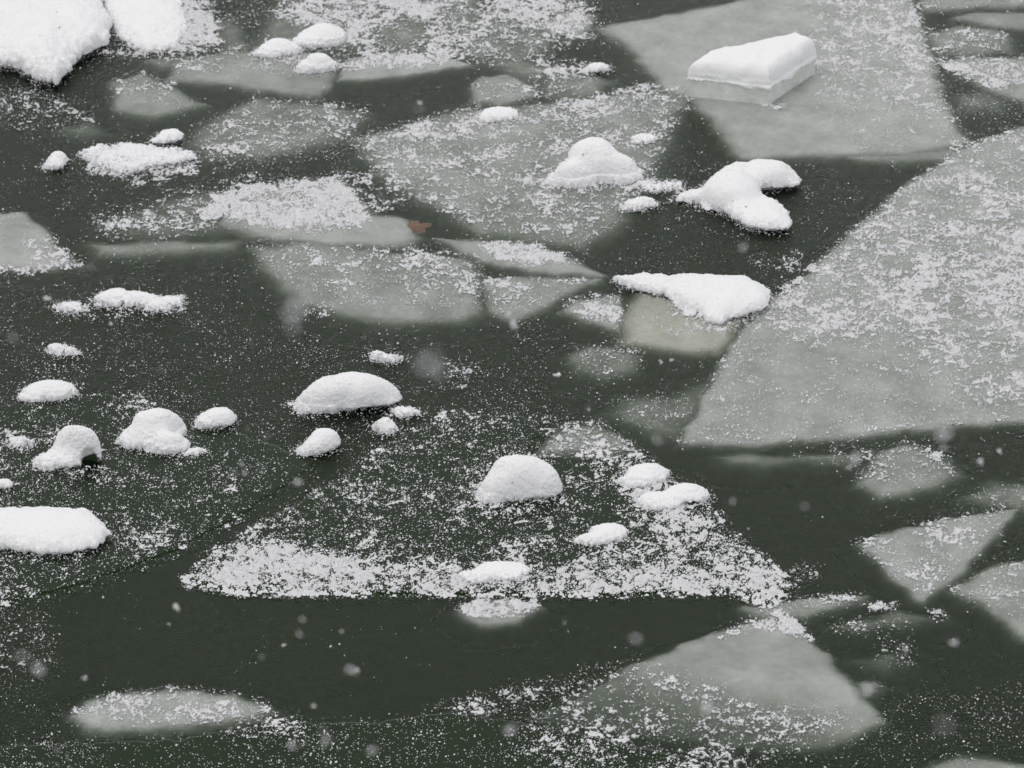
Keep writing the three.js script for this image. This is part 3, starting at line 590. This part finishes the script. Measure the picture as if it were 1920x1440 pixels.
// ───────────────────────── ice block with its snow cap ─────────────────────────
{
  const foot = pairs([1290,181, 1440,197, 1527,138, 1490,122, 1325,158]).map(([x, y]) => ground(x, y)), cx = foot.reduce((a, p) => a + p[0], 0) / 5, cz = foot.reduce((a, p) => a + p[1], 0) / 5, h = 0.104;
  const shape = new THREE.Shape(foot.map(([x, z]) => new THREE.Vector2(x - cx, -(z - cz))));
  const g = new THREE.ExtrudeGeometry(shape, { depth: h, bevelEnabled: true, bevelThickness: 0.012, bevelSize: 0.012, bevelOffset: -0.012, bevelSegments: 3 });
  g.rotateX(-Math.PI / 2);
  const b = shade(new THREE.Mesh(g, M.block)); b.name = 'ice_block'; b.position.set(cx, -0.003, cz); scene.add(b);
  tag(b, 'thick upright ice block with a rounded cap of snow', 'ice block');
  const local = foot.map(([x, z]) => [x - cx, z - cz]), base = h + 0.005;
  const cap = (x, y, z) => {
    const d = sdf(local, x, z) + 0.004, t = clamp(d / 0.052), right = clamp((x + z * 0.9) / 0.3);
    const top = 0.082 * Math.sqrt(Math.max(0, 1 - (1 - t) * (1 - t))) + 0.036 + 0.007 * N3(x * 6, 2, z * 6), under = -0.03 * right * sstep(0.05, 0, d) * (0.7 + 0.5 * N3(x * 5, 1, z * 5));
    return Math.min(d + (y < 0.012 ? 0.006 : 0), top - y, y - under) + 0.005 * N3(x * 11, y * 11, z * 11) + 0.0025 * N3(x * 42, y * 42, z * 42);
  };
  const bb = boundsOf(local), c = shade(new THREE.Mesh(surfaceNet(cap, [bb[0] - 0.03, -0.075, bb[1] - 0.03], [bb[2] + 0.03, 0.13, bb[3] + 0.03], 0.0065), M.snow));
  c.name = 'snow_cap'; c.position.y = base; b.add(c);
}

// ───────────────────────── brown leaf under the ice, dark bits on the snow ─────────────────────────
{
  const [x, z] = ground(777, 427), lobes = new THREE.Shape(), n = 90;
  for (let i = 0; i < n; i++) {
    const a = i / n * 2 * Math.PI, r = 0.098 * (0.46 + 0.46 * Math.abs(Math.cos(a * 2.5 + 0.4)) ** 0.9 * (0.75 + 0.25 * Math.sin(a * 2 + 1)) + 0.05 * Math.cos(a * 15)); 
    lobes[i ? 'lineTo' : 'moveTo'](Math.cos(a) * r * 1.15, Math.sin(a) * r);
  }
  const g = new THREE.ExtrudeGeometry(lobes, { depth: 0.0012, bevelEnabled: false }), st = new THREE.CylinderGeometry(0.0016, 0.0022, 0.07, 6).toNonIndexed();
  g.rotateX(-Math.PI / 2); const p = g.attributes.position;
  for (let i = 0; i < p.count; i++) p.setY(i, p.getY(i) - 0.005 * Math.hypot(p.getX(i), p.getZ(i)) / 0.07 + 0.003 * Math.hypot(p.getX(i), p.getZ(i)) / 0.07 * Math.cos(p.getX(i) * 40));
  g.computeVertexNormals(); st.rotateZ(Math.PI / 2); st.translate(-0.1, 0.001, 0.01);
  const leaf = new THREE.Group(); leaf.name = 'dead_leaf'; leaf.position.set(x, -0.0045, z); leaf.rotation.set(0.06, 0.6, 0.05); scene.add(leaf);
  tag(leaf, 'rusty brown dead leaf frozen under the ice', 'leaf');
  const blade = shade(new THREE.Mesh(g, M.leaf)); blade.name = 'leaf_blade'; leaf.add(blade);
  const stalk = shade(new THREE.Mesh(st, M.leaf)); stalk.name = 'stalk'; leaf.add(stalk);
}

// dark bits of bark lying on the snow
{
  const rc = new THREE.Raycaster(), r = rngOf(12);
  for (const m of mounds) m.updateMatrixWorld(true);
  for (const [px, py, label] of [[107, 22, 'tiny dark sliver of bark highest on the huge corner heap'], [111, 52, 'dark crumb of bark in the middle of the huge corner heap'], [75, 66, 'dark curved bark sliver lowest on the huge corner heap'],
    [1092, 290, 'tiny dark bark fleck on the tall dented mound'], [1398, 388, 'dark bark fleck on the fork-shaped mound\'s lower lobe'], [1374, 377, 'bluish grey bark crumb at the fork-shaped mound\'s crook'], [960, 905, 'tiny dark speck of bark on the big dome-shaped mound']]) {
    rc.set(camera.position, ray(px, py).normalize());
    const hit = rc.intersectObjects(mounds, false)[0];
    if (!hit) continue;
    const g = mergeGeometries([crumb(1, 0.6).scale(1, 1, 0.45), crumb(0.7, 0.5).translate(0.9, 0.1, 0.2)]);
    const b = shade(new THREE.Mesh(g, M.bark)); b.name = numbered('bark_bit'); b.position.copy(hit.point); b.scale.setScalar(0.0042 + 0.002 * r()); b.rotation.set(0.3, r() * 3 - 1.5, 0.2); scene.add(b);
    tag(b, label, 'bark', 'bark bits on the snow');
  }
}

// ───────────────────────── falling snowflakes ─────────────────────────
{
  const flakeGeo = clump(16, 0.42, 0.7), r = rngOf(2024);
  const proto = shade(new THREE.Mesh(flakeGeo, M.flake)); let first = true;
  const fall = (px, py, dist, size) => {
    const d = ray(px, py).normalize().multiplyScalar(dist).add(camera.position);
    const f = first ? proto : proto.clone(); first = false;
    f.name = numbered('snowflake'); f.position.copy(d); f.scale.set(size * 0.5, size * (0.45 + 0.5 * r()), size * 0.5); f.rotation.set(r() * 6, r() * 6, r() * 6); scene.add(f);
    f.userData = {}; tag(f, 'white snowflake falling through the air above the river', 'snowflake', 'snowflakes falling above the river');
  };
  const spots = [[808,694,3.9,0.011], [826,704,4.6,0.007], [556,594,4.2,0.013], [548,606,4.8,0.007], [960,612,9.5,0.014], [956,592,11,0.008], [790,372,8,0.009], [752,338,8.5,0.007], [788,196,13,0.010], [784,204,7,0.006],
    [1048,702,16,0.020], [1240,678,15,0.012], [1258,678,15,0.009], [85,556,12,0.014], [328,1132,11.5,0.014], [75,1264,6.6,0.012], [46,1228,6.2,0.008], [655,1250,7.5,0.012], [669,1255,11,0.010], 
    [1195,1194,6.5,0.008], [958,1376,7,0.011], [1791,1210,9,0.011], [1765,824,6,0.012], [1772,838,9,0.008], [1322,1336,7.5,0.013], [700,1408,7.5,0.010], [616,1386,7.5,0.010], [584,1323,11,0.009], [1840,860,11,0.012], [1870,846,13,0.014],
    [1600,868,8,0.013], [1594,878,11,0.010], [20,632,7,0.008], [560,1192,9,0.007], [568,1165,9,0.006], [640,1186,11,0.007], [556,905,9,0.011], [1510,948,8,0.006], [1372,937,9,0.007], [1768,1356,4.4,0.007], [1633,1295,7.5,0.010],
    [1702,1220,11,0.010], [530,1210,14,0.010], [92,1237,15,0.009], [162,1274,11,0.008], [455,870,11,0.008], [457,886,11,0.008], [310,898,10,0.005], [208,610,14,0.008], [1390,468,8,0.008], [900,1330,9,0.008], [1478,1345,5,0.007], [930,1330,13,0.007]];
  for (const s of spots) fall(...s);
  for (let i = 0; i < 45; i++) fall(r() * 1920, 200 + r() * 1240, 7 + 9 * r(), 0.004 + 0.005 * r() * r());
}
renderer.render(scene, camera);
